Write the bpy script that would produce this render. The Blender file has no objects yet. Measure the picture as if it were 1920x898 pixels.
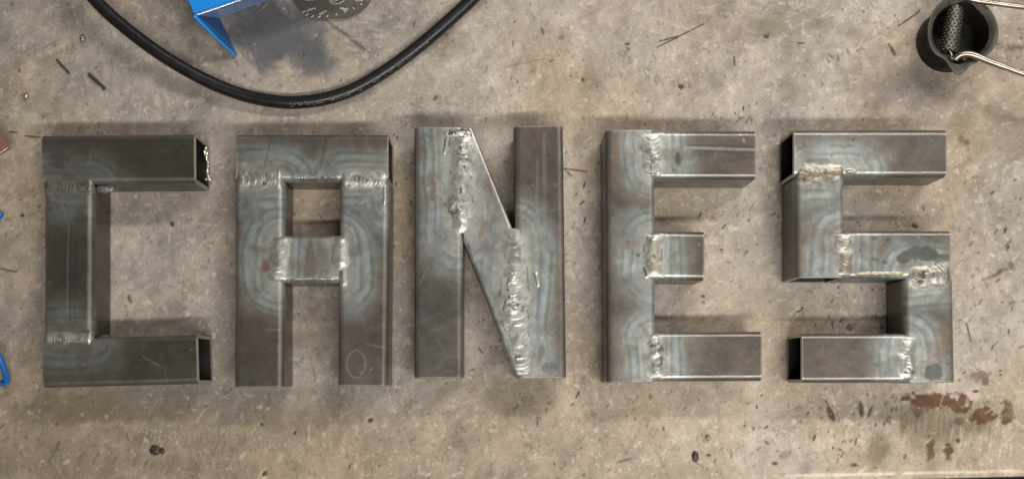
import bpy, math
import numpy as np
from mathutils import Vector

# ------------------------------------------------------------------ camera, light
S = 0.000282            # metres per work unit (1 in square tube = 90 units)
F = 1710.0              # distance camera - letter tops in units
HT = 90.0               # tube height in units
H = F + HT              # camera height over the bench
CX, CY = 930.0, 715.0   # foot point of the camera

sc = bpy.context.scene
col = sc.collection
cam_d = bpy.data.cameras.new('camera')
cam = bpy.data.objects.new('camera', cam_d); col.objects.link(cam)
cam.location = (0, 0, H * S)
cam_d.sensor_fit = 'HORIZONTAL'; cam_d.sensor_width = 36
cam_d.lens = 36 * F / 1920
cam_d.shift_x = (960 - CX) / 1920
cam_d.shift_y = (CY - 449) / 1920
cam_d.clip_start = 0.01; cam_d.clip_end = 50
sc.camera = cam

world = bpy.data.worlds.new('World'); sc.world = world; world.use_nodes = True
bg = world.node_tree.nodes['Background']
bg.inputs[0].default_value = (1.0, 0.93, 0.84, 1); bg.inputs[1].default_value = 0.055

def lamp(name, loc, target, sx, sy, power, color):
    d = bpy.data.lights.new(name, 'AREA'); d.shape = 'RECTANGLE'
    d.size = sx; d.size_y = sy; d.energy = power; d.color = color
    o = bpy.data.objects.new(name, d); col.objects.link(o)
    o.location = loc
    o.rotation_euler = (Vector(target) - Vector(loc)).to_track_quat('-Z', 'Y').to_euler()
    return o
# fluorescent tube above the front of the bench, and the next row of the ceiling behind
lamp('bench_tube_lamp', (1180*S, -1480*S, 3500*S), (1000*S, 250*S, 0), 1.02, 0.06, 14.6, (1, 0.945, 0.865))
lamp('ceiling_tube_lamp', (2500*S, 2900*S, 3400*S), (2500*S, -200*S, 0), 1.2, 0.10, 15.2, (1, 0.925, 0.835))

sc.view_settings.view_transform = 'Standard'; sc.view_settings.look = 'None'
sc.view_settings.exposure = 0.0; sc.view_settings.gamma = 1.0
sc.render.engine = 'CYCLES'

# ------------------------------------------------------------------ helpers
def wx(px, z=0.0): return (np.asarray(px, float) - CX) * (H - z) / F
def wy(py, z=0.0): return -(np.asarray(py, float) - CY) * (H - z) / F
def P(px, py, z=0.0): return Vector((float(wx(px, z)), float(wy(py, z)), z))

_tabs = {}
def _tab(seed):
    if seed not in _tabs:
        _tabs[seed] = np.random.default_rng(seed).random((256, 256)).astype(np.float32)
    return _tabs[seed]
def vn(x, y, seed):
    t = _tab(seed)
    xi = np.floor(x).astype(np.int64); yi = np.floor(y).astype(np.int64)
    fx = (x - xi); fy = (y - yi)
    fx = fx*fx*(3-2*fx); fy = fy*fy*(3-2*fy)
    a = t[yi & 255, xi & 255]; b = t[yi & 255, (xi+1) & 255]
    c = t[(yi+1) & 255, xi & 255]; d = t[(yi+1) & 255, (xi+1) & 255]
    return (a*(1-fx)+b*fx)*(1-fy) + (c*(1-fx)+d*fx)*fy
def fbm(x, y, scale, seed, octs=4, gain=0.5):
    x = np.asarray(x, float)/scale + 37.7; y = np.asarray(y, float)/scale + 91.3
    s = 0; a = 1; n = 0
    for i in range(octs):
        s = s + a*vn(x, y, seed+i); n += a; a *= gain
        x, y = x*1.93 + y*0.41 + 11.1, y*1.93 - x*0.41 + 5.7
    return s/n            # 0..1, mean .5
def sstep(a, b, x):
    t = np.clip((x-a)/(b-a), 0, 1); return t*t*(3-2*t)
def mixc(c, k, m):
    return c*(1-m[..., None]) + np.asarray(k, float)*m[..., None]

class Raster:
    """mark map in bench coordinates, sampled later at mesh vertices"""
    def __init__(s, x0, y0, x1, y1):
        s.x0, s.y0 = x0, y0; s.a = np.zeros((int(y1-y0), int(x1-x0)), np.float32)
    def win(s, xa, ya, xb, yb):
        h, w = s.a.shape
        i0 = max(0, int(ya-s.y0)); i1 = min(h, int(yb-s.y0)+2)
        j0 = max(0, int(xa-s.x0)); j1 = min(w, int(xb-s.x0)+2)
        if i1 <= i0 or j1 <= j0: return None
        yy, xx = np.mgrid[i0:i1, j0:j1]
        return (slice(i0, i1), slice(j0, j1)), xx+s.x0, yy+s.y0
    def seg(s, x0, y0, x1, y1, w, v=1.0, rag=0.0, seed=1):
        m = w*2+3
        q = s.win(min(x0, x1)-m, min(y0, y1)-m, max(x0, x1)+m, max(y0, y1)+m)
        if q is None: return
        sl, X, Y = q
        dx, dy = x1-x0, y1-y0; L2 = dx*dx+dy*dy+1e-6
        t = np.clip(((X-x0)*dx+(Y-y0)*dy)/L2, 0, 1)
        d = np.hypot(X-x0-t*dx, Y-y0-t*dy)
        ww = w*(0.45+0.55*np.sin(np.pi*np.clip(t*.9+.05, 0, 1)))
        if rag: ww = ww*(1-rag+2*rag*fbm(X, Y, 7, seed, 2))
        s.a[sl] = np.maximum(s.a[sl], v*(1-sstep(ww*0.6, ww+1.0, d)))
    def ell(s, x, y, rx, ry, ang=0, v=1.0, rag=0.3, soft=1.0, seed=1, ns=10):
        m = max(rx, ry)*1.7+soft+3
        q = s.win(x-m, y-m, x+m, y+m)
        if q is None: return
        sl, X, Y = q
        c, sn = math.cos(ang), math.sin(ang)
        u = ((X-x)*c+(Y-y)*sn)/rx; w = (-(X-x)*sn+(Y-y)*c)/ry
        d = np.hypot(u, w)
        if rag: d = d + rag*2*(fbm(X, Y, ns, seed, 4)-.5)
        k = soft/min(rx, ry)
        s.a[sl] = np.maximum(s.a[sl], v*(1-sstep(1-k, 1+k, d)))
    def get(s, px, py):
        h, w = s.a.shape
        x = np.clip(px-s.x0, 0, w-1.001); y = np.clip(py-s.y0, 0, h-1.001)
        xi = x.astype(int); yi = y.astype(int); fx = x-xi; fy = y-yi
        a = s.a
        return (a[yi, xi]*(1-fx)+a[yi, xi+1]*fx)*(1-fy)+(a[yi+1, xi]*(1-fx)+a[yi+1, xi+1]*fx)*fy

def mesh_obj(name, V, Fq, mat, parent=None, colors=None, smooth=True, sharp=None, uv=None):
    me = bpy.data.meshes.new(name)
    V = np.asarray(V, np.float32)*S
    if isinstance(Fq, np.ndarray):
        nf, k = Fq.shape
        me.vertices.add(len(V)); me.vertices.foreach_set('co', V.ravel())
        me.loops.add(nf*k); me.loops.foreach_set('vertex_index', Fq.astype(np.int32).ravel())
        me.polygons.add(nf)
        me.polygons.foreach_set('loop_start', np.arange(0, nf*k, k, dtype=np.int32))
        me.update(calc_edges=True)
    else:
        me.from_pydata([tuple(v) for v in V], [], [tuple(f) for f in Fq])
    me.validate()
    if smooth:
        me.polygons.foreach_set('use_smooth', np.ones(len(me.polygons), bool))
        if sharp: me.set_sharp_from_angle(angle=math.radians(sharp))
    if colors is not None:
        at = me.attributes.new('surf', 'FLOAT_COLOR', 'POINT')
        c = np.ones((len(V), 4), np.float32); c[:, :colors.shape[1]] = colors
        at.data.foreach_set('color', c.ravel())
    me.materials.append(mat); me.update()
    o = bpy.data.objects.new(name, me); col.objects.link(o)
    if parent is not None: o.parent = parent
    return o
def grid_faces(nu, nv, wrap_v=False):
    i = np.arange(nu-1)[:, None]; j = np.arange(nv if wrap_v else nv-1)[None, :]
    j2 = (j+1) % nv
    a = i*nv+j; b = i*nv+j2; c = (i+1)*nv+j2; d = (i+1)*nv+j
    return np.stack([a, b, c, d], -1).reshape(-1, 4)
def tag(o, label=None, cat=None, group=None, kind=None):
    if label: o['label'] = label
    if cat: o['category'] = cat
    if group: o['group'] = group
    if kind: o['kind'] = kind
    return o
def empty(name, loc):
    o = bpy.data.objects.new(name, None); col.objects.link(o)
    o.location = Vector(loc)*S; o.empty_display_size = 0.01
    return o
def child(o, parent):
    """parent a mesh built in world space under an empty, keeping it in place"""
    o.parent = parent
    o.matrix_parent_inverse = parent.matrix_basis.inverted() if parent.parent is None else parent.matrix_parent_inverse.copy()
    return o
def catmull(pts, n):
    pts = [Vector(p) for p in pts]; q = [2*pts[0]-pts[1]]+pts+[2*pts[-1]-pts[-2]]
    out = []
    for i in range(1, len(q)-2):
        for k in range(n):
            t = k/n; a, b, c, d = q[i-1], q[i], q[i+1], q[i+2]
            out.append(0.5*((2*b)+(c-a)*t+(2*a-5*b+4*c-d)*t*t+(3*b-a-3*c+d)*t**3))
    out.append(pts[-1]); return out
def tube_along(pts, r, nseg=20, jitter=0.0, seed=3, caps=True, hollow=0.0):
    pts = [Vector(p) for p in pts]; n = len(pts); V = []
    up = Vector((0, 0, 1))
    frames = []
    for i, p in enumerate(pts):
        t = (pts[min(i+1, n-1)]-pts[max(i-1, 0)]).normalized()
        s = t.cross(up)
        if s.length < 1e-4: s = Vector((1, 0, 0))
        s.normalize(); u = s.cross(t).normalized()
        frames.append((t, s, u))
        rr = r[i] if hasattr(r, '__len__') else r
        for k in range(nseg):
            a = 2*math.pi*k/nseg
            V.append(p+(s*math.cos(a)+u*math.sin(a))*rr)
    Fc = [tuple(f) for f in grid_faces(n, nseg, True)]
    if caps and not hollow:
        Fc.append(tuple(range(nseg))[::-1]); Fc.append(tuple(range((n-1)*nseg, n*nseg)))
    return [tuple(v) for v in V], Fc, frames

# ------------------------------------------------------------------ materials
def new_mat(name):
    m = bpy.data.materials.new(name); m.use_nodes = True
    nt = m.node_tree; return m, nt, nt.nodes['Principled BSDF']
def nd(nt, t, **kw):
    n = nt.nodes.new(t)
    for k, v in kw.items(): setattr(n, k, v)
    return n
def noise(nt, vec, scale, detail=3, rough=.55):
    n = nd(nt, 'ShaderNodeTexNoise'); n.inputs['Scale'].default_value = scale
    n.inputs['Detail'].default_value = detail; n.inputs['Roughness'].default_value = rough
    nt.links.new(vec, n.inputs['Vector']); return n.outputs['Fac']
def rng(nt, src, a, b, c, d):
    n = nd(nt, 'ShaderNodeMapRange'); nt.links.new(src, n.inputs[0])
    for i, v in zip((1, 2, 3, 4), (a, b, c, d)): n.inputs[i].default_value = v
    return n.outputs[0]
def surf_mat(name, metal, r0, r1, grain=900, grain_amt=.12, bump=.15, bumpscale=600, stretch=None, spec=.5, coat=0):
    """colour comes from the mesh attribute, fine grain, gloss and relief from noise"""
    m, nt, b = new_mat(name)
    at = nd(nt, 'ShaderNodeAttribute', attribute_name='surf')
    tc = nd(nt, 'ShaderNodeTexCoord')
    vec = tc.outputs['Object']
    if stretch:
        mp = nd(nt, 'ShaderNodeMapping'); mp.inputs['Scale'].default_value = stretch
        nt.links.new(vec, mp.inputs['Vector']); vec2 = mp.outputs[0]
    else: vec2 = vec
    g = rng(nt, noise(nt, vec2, grain, 4, .65), .25, .75, 1-grain_amt, 1+grain_amt)
    mx = nd(nt, 'ShaderNodeVectorMath', operation='SCALE')
    nt.links.new(at.outputs['Color'], mx.inputs[0]); nt.links.new(g, mx.inputs['Scale'])
    nt.links.new(mx.outputs[0], b.inputs['Base Color'])
    r = rng(nt, noise(nt, vec, 120, 4, .6), .3, .7, r0, r1)
    nt.links.new(r, b.inputs['Roughness'])
    b.inputs['Metallic'].default_value = metal
    b.inputs['Specular IOR Level'].default_value = spec
    b.inputs['Coat Weight'].default_value = coat; b.inputs['Coat Roughness'].default_value = .24
    bp = nd(nt, 'ShaderNodeBump'); bp.inputs['Strength'].default_value = bump
    bp.inputs['Distance'].default_value = 0.0004
    nt.links.new(noise(nt, vec2, bumpscale, 5, .6), bp.inputs['Height'])
    nt.links.new(bp.outputs[0], b.inputs['Normal'])
    return m
def plain_mat(name, c, metal=0, rough=.5, var=.15, scale=200, bump=.1, trans=0, spec=.5):
    m, nt, b = new_mat(name)
    tc = nd(nt, 'ShaderNodeTexCoord'); vec = tc.outputs['Object']
    f = rng(nt, noise(nt, vec, scale, 5, .6), .25, .75, 1-var, 1+var)
    rgb = nd(nt, 'ShaderNodeRGB'); rgb.outputs[0].default_value = (*c, 1)
    mx = nd(nt, 'ShaderNodeVectorMath', operation='SCALE')
    nt.links.new(rgb.outputs[0], mx.inputs[0]); nt.links.new(f, mx.inputs['Scale'])
    nt.links.new(mx.outputs[0], b.inputs['Base Color'])
    nt.links.new(rng(nt, noise(nt, vec, scale*.6, 3), .3, .7, rough*.8, min(1, rough*1.2)), b.inputs['Roughness'])
    b.inputs['Metallic'].default_value = metal
    b.inputs['Specular IOR Level'].default_value = spec
    b.inputs['Transmission Weight'].default_value = trans
    bp = nd(nt, 'ShaderNodeBump'); bp.inputs['Strength'].default_value = bump; bp.inputs['Distance'].default_value = .0003
    nt.links.new(noise(nt, vec, scale*4, 4), bp.inputs['Height']); nt.links.new(bp.outputs[0], b.inputs['Normal'])
    return m
M_table = surf_mat('bench_steel', 0.12, .42, .62, grain=760, grain_amt=.16, bump=.30, bumpscale=420, spec=.16)
M_steel = surf_mat('mill_scale_steel', 0.6, .34, .48, grain=1100, grain_amt=.12, bump=.10, bumpscale=900, coat=.34)
M_weld = surf_mat('weld_metal', 0.6, .36, .50, grain=900, grain_amt=.14, bump=.08, bumpscale=800, coat=.22)
M_rubber = plain_mat('black_rubber', (.010, .010, .0105), 0, .36, .3, 300, .02, spec=.4)
M_print = plain_mat('grey_print', (.10, .10, .10), 0, .5, .3, 800, .1)
M_blue = plain_mat('blue_plastic', (.012, .23, .70), 0, .32, .05, 150, .04)
M_bluefront = plain_mat('blue_glossy_plastic', (.20, .32, .58), 0, .16, .12, 120, .05, spec=.8)
M_bluefin = plain_mat('blue_translucent_plastic', (.025, .11, .30), 0, .25, .12, 150, .05, trans=.25)
M_bluehose = plain_mat('blue_tubing', (.012, .10, .38), 0, .3, .1, 200, .05)
M_dial = plain_mat('dark_dial', (.075, .067, .056), 0.1, .5, .12, 400, .15)
M_white = plain_mat('white_print', (.42, .42, .40), 0, .5, .15, 900, .1)
M_cup = plain_mat('blued_cup_steel', (.012, .011, .0095), 0, .5, .5, 120, .3, spec=.15)
M_lip = plain_mat('worn_lip_steel', (.060, .058, .052), .4, .5, .4, 220, .2, spec=.3)
M_file = plain_mat('file_steel', (.040, .038, .034), .6, .38, .25, 400, .1)
M_wire = plain_mat('wire_steel', (.30, .27, .23), .85, .33, .3, 90, .03)
M_rusty = plain_mat('rusty_steel', (.22, .12, .075), .2, .5, .25, 200, .3)
M_bright = plain_mat('bright_cut_edge', (.55, .52, .46), .8, .3, .2, 300, .2)
M_slag = plain_mat('dark_slag', (.035, .028, .022), .1, .55, .4, 400, .4)
M_spatter = plain_mat('spatter_bead', (.42, .38, .32), .7, .32, .25, 300, .2)
M_floor = plain_mat('dark_floor', (.018, .014, .012), 0, .8, .4, 8, .3)

# ------------------------------------------------------------------ bench top
rnd = np.random.default_rng(12)
dark = Raster(-80, -80, 2000, 960); lite = Raster(-80, -80, 2000, 960)
rust = Raster(-80, -80, 2000, 960); stain_shade = Raster(-80, -80, 2000, 960)
patch_shadow = Raster(-80, -80, 2000, 960); pit = Raster(-80, -80, 2000, 960)
def U(a, b): return float(rnd.uniform(a, b))
# general wear: pin holes, specks, ticks, scuffs
for k in range(1050):
    x, y = U(-60, 1980), U(-60, 920); r = 0.7+float(rnd.exponential(.75))
    dark.ell(x, y, r*U(.8, 1.8), r, U(0, 3.14), U(.15, .65), .2, .8, seed=20+k % 7)
    if k % 6 == 0: pit.ell(x, y, r*1.6, r*1.3, U(0, 3.14), U(.4, 1), .2, 1.2, seed=20)
for k in range(700):
    x, y = U(-60, 1980), U(-60, 920); r = 0.8+float(rnd.exponential(1.0))
    lite.ell(x, y, r*U(1, 2.2), r, U(0, 3.14), U(.25, .8), .3, .9, seed=31+k % 5)
for k in range(150):
    x, y = U(-60, 1980), U(-60, 920); a = float(rnd.normal(1.9, .55)); L = 3+float(rnd.exponential(4))
    dark.seg(x, y, x+L*math.cos(a), y+L*math.sin(a), U(.8, 2.2), U(.3, .75), .8, 40+k % 5)
for k in range(260):
    x, y = U(-60, 1980), U(-60, 920); a = float(rnd.normal(2.3, .7)); L = U(8, 38)
    lite.seg(x, y, x+L*math.cos(a), y+L*math.sin(a), U(.7, 1.5), U(.18, .5), .5, 50+k % 5)
for k in range(60):   # long faint drag scratches
    x, y = U(-60, 1980), U(-60, 920); a = float(rnd.normal(.3, .9)); L = U(60, 190)
    (lite if k % 3 else dark).seg(x, y, x+L*math.cos(a), y+L*math.sin(a), U(.6, 1.0), U(.15, .35), .6, 60+k % 5)
# dense dark ticks at the lower right, around the letters N and E, right of S
for (xa, xb, ya, yb, n, am) in ((1400, 1690, 735, 860, 95, 2.2), (1040, 1110, 260, 460, 22, 2.2), (740, 775, 250, 700, 18, 1.4),
                               (890, 960, 560, 700, 20, 1.7), (1480, 1660, 535, 620, 34, 1.9), (1800, 1915, 330, 720, 55, 2.2),
                               (1310, 1480, 380, 430, 14, 2.1), (960, 1400, 730, 880, 55, 1.9), (1330, 1430, 190, 235, 20, 1.9)):
    for k in range(int(n*.75)):
        x, y = U(xa, xb), U(ya, yb); a = float(rnd.normal(am, .5)); L = 2+float(rnd.exponential(4.2))
        dark.seg(x, y, x+L*math.cos(a), y+L*math.sin(a), U(.8, 2.0), U(.35, .95), .8, 70+k % 5)
# cross-hatched grinding marks
def hatch(x, y, n, dx, dy, lx, ly, w, v, R):
    for i in range(n):
        if rnd.random() < .2: continue
        xx, yy = x+i*dx+U(-6, 6), y+i*dy+U(-5, 5); f = U(.35, 1.2)
        R.seg(xx, yy, xx+lx*f+U(-3, 3), yy+ly*f+U(-3, 3), w*U(.7, 1.6), v*U(.4, 1.0), .9, 80+i % 5)
hatch(60, 60, 11, 4, 6, 44, -20, 1.3, .40, lite); hatch(75, 95, 9, 4, 6, 40, -18, 1.2, .35, dark)
hatch(665, 33, 7, -1.5, 9, 30, 5, 1.8, .55, lite); hatch(690, 36, 5, 1, 9, 30, 6, 1.4, .4, lite)
hatch(1551, 104, 9, 8, -1.5, 4, 14, 1.3, .7, dark); hatch(1668, 84, 2, 6, 2, 6, 18, 1.8, .6, dark)
hatch(866, 120, 6, 16, 6, 18, 40, 1.3, .55, lite); hatch(740, 90, 6, 22, 10, 20, 60, 1.0, .35, lite)
hatch(250, 812, 22, 9, .5, -9, 26, 1.4, .42, dark); hatch(100, 838, 22, 9, 1, -10, 24, 1.3, .38, dark)
hatch(270, 815, 5, 16, 2, 5, 9, 1.6, .75, lite)
hatch(320, 862, 14, 11, 0, -10, 26, 1.2, .35, dark); hatch(700, 830, 12, 18, 3, -6, 24, 1.1, .3, dark)
hatch(1220, 30, 8, 14, 4, 26, 8, 1.1, .35, lite); hatch(1600, 2, 5, 12, 8, 28, 18, 1.4, .6, lite)
hatch(1700, 770, 18, 9, 1.5, -3, 30, 1.8, .28, dark); hatch(1790, 800, 16, 7, 2, -8, 40, 1.5, .5, lite); hatch(1640, 828, 7, 6, 1, -6, 30, 2.2, .28, dark)
hatch(1205, 140, 14, 7, 1, 3, 14, 1.4, .35, dark); hatch(1240, 55, 12, 9, -2.5, 3, 12, 1.1, .3, dark)
hatch(390, 295, 6, 14, 12, 22, -12, 1.1, .4, lite); hatch(300, 345, 5, 10, 20, 40, -6, 1.2, .45, lite)
for s in ((1231, 90, 1320, 45), (1236, 78, 1272, 68), (1684, 50, 1718, 27), (1718, 27, 1726, 18), (1376, 106, 1377, 124),
          (1505, 82, 1508, 82), (1495, 81, 1508, 82), (1666, 82, 1676, 104), (1672, 88, 1680, 104),
          (16, 247, 32, 249), (46, 255, 76, 258), (0, 503, 30, 510), (1040, 314, 1100, 322), (1058, 318, 1072, 330),
          (1820, 640, 1812, 605), (1556, 765, 1548, 750), (1606, 820, 1604, 833)):
    dark.seg(*s, 1.5, .9, .4, 7)
for (x, y, rx, ry, an) in ((1437, 68, 5, 5, .3), (1092, 150, 3, 4, 0), (1176, 83, 5, 3, 0), (1277, 163, 6, 5, 0), (1620, 22, 2.6, 2.6, 0),
                           (1885, 432, 3, 8, .3), (1890, 465, 3, 6, .3), (1558, 775, 6, 15, -.4), (1615, 765, 4.5, 15, -.1), (1632, 770, 2, 12, .4),
                           (1798, 825, 5, 4, 0), (1453, 868, 5, 3, 0), (1603, 871, 7, 3, 0), (496, 887, 5, 5, 0), (490, 795, 3, 3, 0),
                           (694, 787, 5, 4, -.5), (552, 811, 3, 3, 0), (1560, 430, 3, 3, 0), (1715, 424, 6, 4, .5), (41, 404, 4, 3.5, 0),
                           (1318, 555, 4, 3, 0), (322, 420, 4, 6, -.4), (243, 560, 4, 9, -.4), (1352, 468, 3, 2, 0), (1830, 733, 6, 3, -.1)):
    dark.ell(x, y, rx, ry, an, .9, .3, 1.0, seed=90); pit.ell(x, y, rx+1, ry+1, an, 1, .2, 1.5, seed=91)
for (x, y, rx, ry, an) in ((243, 560, 3, 8, -.4), (54, 287, 4, 4.5, .6), (1560, 752, 3, 14, -.4), (1590, 790, 12, 6, .5), (1620, 760, 2, 12, -.1),
                           (1480, 330, 36, 14, .2), (270, 565, 10, 5, 0), (390, 420, 18, 3, .1)):
    lite.ell(x+4, y+2, rx, ry, an, .55, .5, 2.0, seed=95)
# rust
for (x, y, rx, ry, an, v) in ((1755, 752, 52, 11, .03, 1), (1790, 760, 24, 9, .2, 1), (1845, 778, 20, 15, .1, .95), (1888, 776, 10, 20, 0, .8), (1720, 765, 12, 14, 0, .7),
                              (1745, 842, 7, 16, .1, .8), (1780, 846, 8, 13, 0, .9), (1800, 790, 7, 9, 0, .7), (1692, 800, 5, 14, 0, .5), (1840, 706, 14, 9, .2, .55), (1848, 715, 10, 6, 0, .6),
                              (1870, 512, 22, 3, -.5, .7), (1895, 500, 8, 6, 0, .6), (1050, 72, 6, 5, 0, .45), (820, 88, 22, 20, .3, .22), (1470, 852, 7, 6, 0, .45), (1470, 890, 9, 3, 0, .6), (1800, 262, 5, 5, 0, .5), (1812, 268, 4, 4, 0, .5)):
    rust.ell(x, y, rx*1.15, ry*1.2, an, v, .9, 3.0, seed=101, ns=9)
for k in range(46):   # rust streaks pulled down from the patch
    x = U(1690, 1890); y = U(760, 790); rust.seg(x, y, x+U(-5, 3), y+U(15, 62), U(1.2, 3.2), U(.08, .28), .8, 110+k % 4)
for k in range(34):
    rust.ell(U(0, 1920), U(0, 890), U(2, 7), U(2, 5), U(0, 3), U(.15, .45), .5, 1.5, seed=120+k % 4)
# stains; also letter shadows painted in above, below and between the letters
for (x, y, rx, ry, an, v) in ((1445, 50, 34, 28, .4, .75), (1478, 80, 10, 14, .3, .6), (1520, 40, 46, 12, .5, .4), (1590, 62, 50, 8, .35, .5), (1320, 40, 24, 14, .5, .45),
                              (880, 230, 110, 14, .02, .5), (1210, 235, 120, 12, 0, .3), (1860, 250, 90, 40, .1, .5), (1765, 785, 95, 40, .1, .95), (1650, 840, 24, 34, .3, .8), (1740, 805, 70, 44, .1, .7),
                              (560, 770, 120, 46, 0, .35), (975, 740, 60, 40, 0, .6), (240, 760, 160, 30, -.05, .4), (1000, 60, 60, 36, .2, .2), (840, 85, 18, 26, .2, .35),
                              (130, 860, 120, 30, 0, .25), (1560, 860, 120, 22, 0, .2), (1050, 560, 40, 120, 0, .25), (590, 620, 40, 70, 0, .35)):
    stain_shade.ell(x, y, rx, ry, an, v, .55, 12, seed=131, ns=40)
for (x, y, rx, ry, an, v) in ((520, 60, 105, 66, .15, 1.0), (480, 30, 80, 44, 0, 1.0), (565, 88, 60, 52, .3, .9), (600, 50, 40, 16, .7, .5), (540, 12, 60, 24, 0, .75),  # blue-grey patches beside the blue shell
                              (1690, 170, 60, 40, .3, .55), (1720, 150, 40, 30, .3, .6), (18, 262, 18, 20, 0, .5), (700, 50, 40, 30, 0, .3)):  # cast shadows of the cup and the rusty bar painted in
    patch_shadow.ell(x, y, rx, ry, an, v, .8, 30, seed=141, ns=44)
dark.seg(630, 52, 690, 98, 4, .55, .5, 3); dark.seg(612, 40, 640, 60, 5, .4, .5, 3)

def edge_y(px): return 893.5 + np.clip(1920-np.asarray(px, float), -400, 700)*0.026
xs = np.concatenate([np.linspace(-1700, -90, 30), np.arange(-60, 1981, 1.6), np.linspace(2010, 3600, 30)])
ysr = np.concatenate([np.linspace(-1700, -90, 28), np.arange(-60, 889, 1.6), np.array([889.5, 890.2])])
X, Y = np.meshgrid(xs, ysr)
Y = Y + (edge_y(X)-893.5)*sstep(780, 889, Y)
th = fbm(X, Y, 420, 201, 3); md = fbm(X, Y, 95, 205, 5, .6); fn = fbm(X, Y, 16, 211, 4, .6)
sm = fbm(X*.8+Y*.5, Y*.3-X*.2, 26, 215, 4, .6)          # smeared direction
warm = fbm(X, Y, 240, 221, 4)
tone = 1 + .40*(th-.5) + .30*(md-.5) + .28*(fn-.5) + .46*(sm-.5)
C = np.stack([.300*tone, .272*tone, .243*tone], -1)
wq = sstep(.44, .70, warm + .24*sstep(560, 900, Y) - .14*sstep(400, 0, Y)*sstep(1700, 1300, X))
C = C*(1-wq[..., None]) + C*np.array([1.03, .95, .84])*wq[..., None]
pk = sstep(.52, .7, fbm(X, Y, 130, 231, 4, .55))
C = C*(1-pk[..., None]*.5) + C*np.array([1.10, 1.03, .99])*pk[..., None]*.5
bl = sstep(.55, .72, fbm(X, Y, 60, 241, 5, .6))           # darker worn blotches
C *= (1-.14*bl)[..., None]
wl = sstep(.60, .74, fbm(X*1.0, Y, 38, 251, 4, .6))       # polished lighter spots
C *= (1+.13*wl)[..., None]
brs = fbm((X*.86-Y*.5)*.22, (X*.5+Y*.86), 7, 275, 3, .6); brs2 = fbm((X*.3+Y*.95)*.25, (X*.95-Y*.3), 6, 281, 3, .6)
bsel = sstep(.45, .6, fbm(X, Y, 160, 285, 3)); bb = brs*bsel+brs2*(1-bsel)
C *= (1+.30*(bb-.5))[..., None]
C *= (1+.07*sstep(.55, .58, fbm(X, Y, 48, 291, 5, .62))-.09*sstep(.58, .61, fbm(X, Y, 34, 295, 5, .62)))[..., None]
fk = fbm(X, Y, 9, 301, 3, .6)
C = mixc(C, (.56, .51, .45), sstep(.70, .735, fk)*.35); C = mixc(C, (.10, .085, .07), sstep(.26, .23, fk)*.4)
C *= (1-.22*sstep(1250, 100, X)*sstep(420, 800, Y))[..., None]*np.array([1, .985, .95]) ** (sstep(1150, 100, X)*sstep(480, 820, Y))[..., None]  # lower left darkened and warmed in the colour, for light falloff
st = np.clip(stain_shade.get(X, Y)*(.55+.9*fn), 0, 1); C = mixc(C, (.140, .118, .078), st*.8)
so = np.clip(patch_shadow.get(X, Y)*(.35+1.2*md), 0, 1); C = mixc(C, (.078, .084, .100), so*.9)
ru = rust.get(X, Y); C = mixc(C, (.080, .038, .018), np.clip(ru*(.5+1.1*fn), 0, 1)*.92)
da = dark.get(X, Y); C = mixc(C, (.034, .026, .019), np.clip(da*1.15, 0, 1)*.85)
li = lite.get(X, Y); C = mixc(C, (.58, .53, .46), np.clip(li, 0, 1)*.62)
ee = sstep(5, 0, np.abs(Y-(882+(1920-X)*.021)))*sstep(1380, 1560, X); C = mixc(C, (.62, .55, .45), ee*.8*np.clip(2.2*fn-.35, 0, 1))  # front edge streak: light wear plus its highlight, painted in
Z = 1.1*(fbm(X, Y, 150, 261, 3)-.5) + .9*(fn-.5) - .9*pit.get(X, Y) - .35*da + .12*li
Z = np.where((X < -60) | (X > 1980) | (Y < -60), 0, Z)*sstep(6, 30, edge_y(X)-Y)
vx, vy = wx(X), wy(Y)
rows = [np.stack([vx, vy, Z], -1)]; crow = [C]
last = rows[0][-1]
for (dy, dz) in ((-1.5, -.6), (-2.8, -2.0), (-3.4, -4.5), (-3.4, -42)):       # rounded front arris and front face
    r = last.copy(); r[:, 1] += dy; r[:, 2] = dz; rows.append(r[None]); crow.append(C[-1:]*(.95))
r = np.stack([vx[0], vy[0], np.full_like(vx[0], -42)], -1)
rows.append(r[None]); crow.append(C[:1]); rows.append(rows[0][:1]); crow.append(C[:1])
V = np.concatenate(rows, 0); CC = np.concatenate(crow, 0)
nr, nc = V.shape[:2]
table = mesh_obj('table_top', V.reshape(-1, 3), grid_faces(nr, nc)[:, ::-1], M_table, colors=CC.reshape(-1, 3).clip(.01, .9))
tag(table, 'scratched grey brown steel bench top under the letters', kind='structure')
fl = mesh_obj('floor', [(-9000, -9000, -2900), (9000, -9000, -2900), (9000, 9000, -2900), (-9000, 9000, -2900)], [(0, 1, 2, 3)], M_floor, smooth=False)
tag(fl, 'dark workshop floor far below the bench edge', kind='structure')

# ------------------------------------------------------------------ letters
lr = {k: Raster(0, 200, 1920, 760) for k in ('rust', 'dark', 'lite', 'flake', 'line')}
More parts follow.
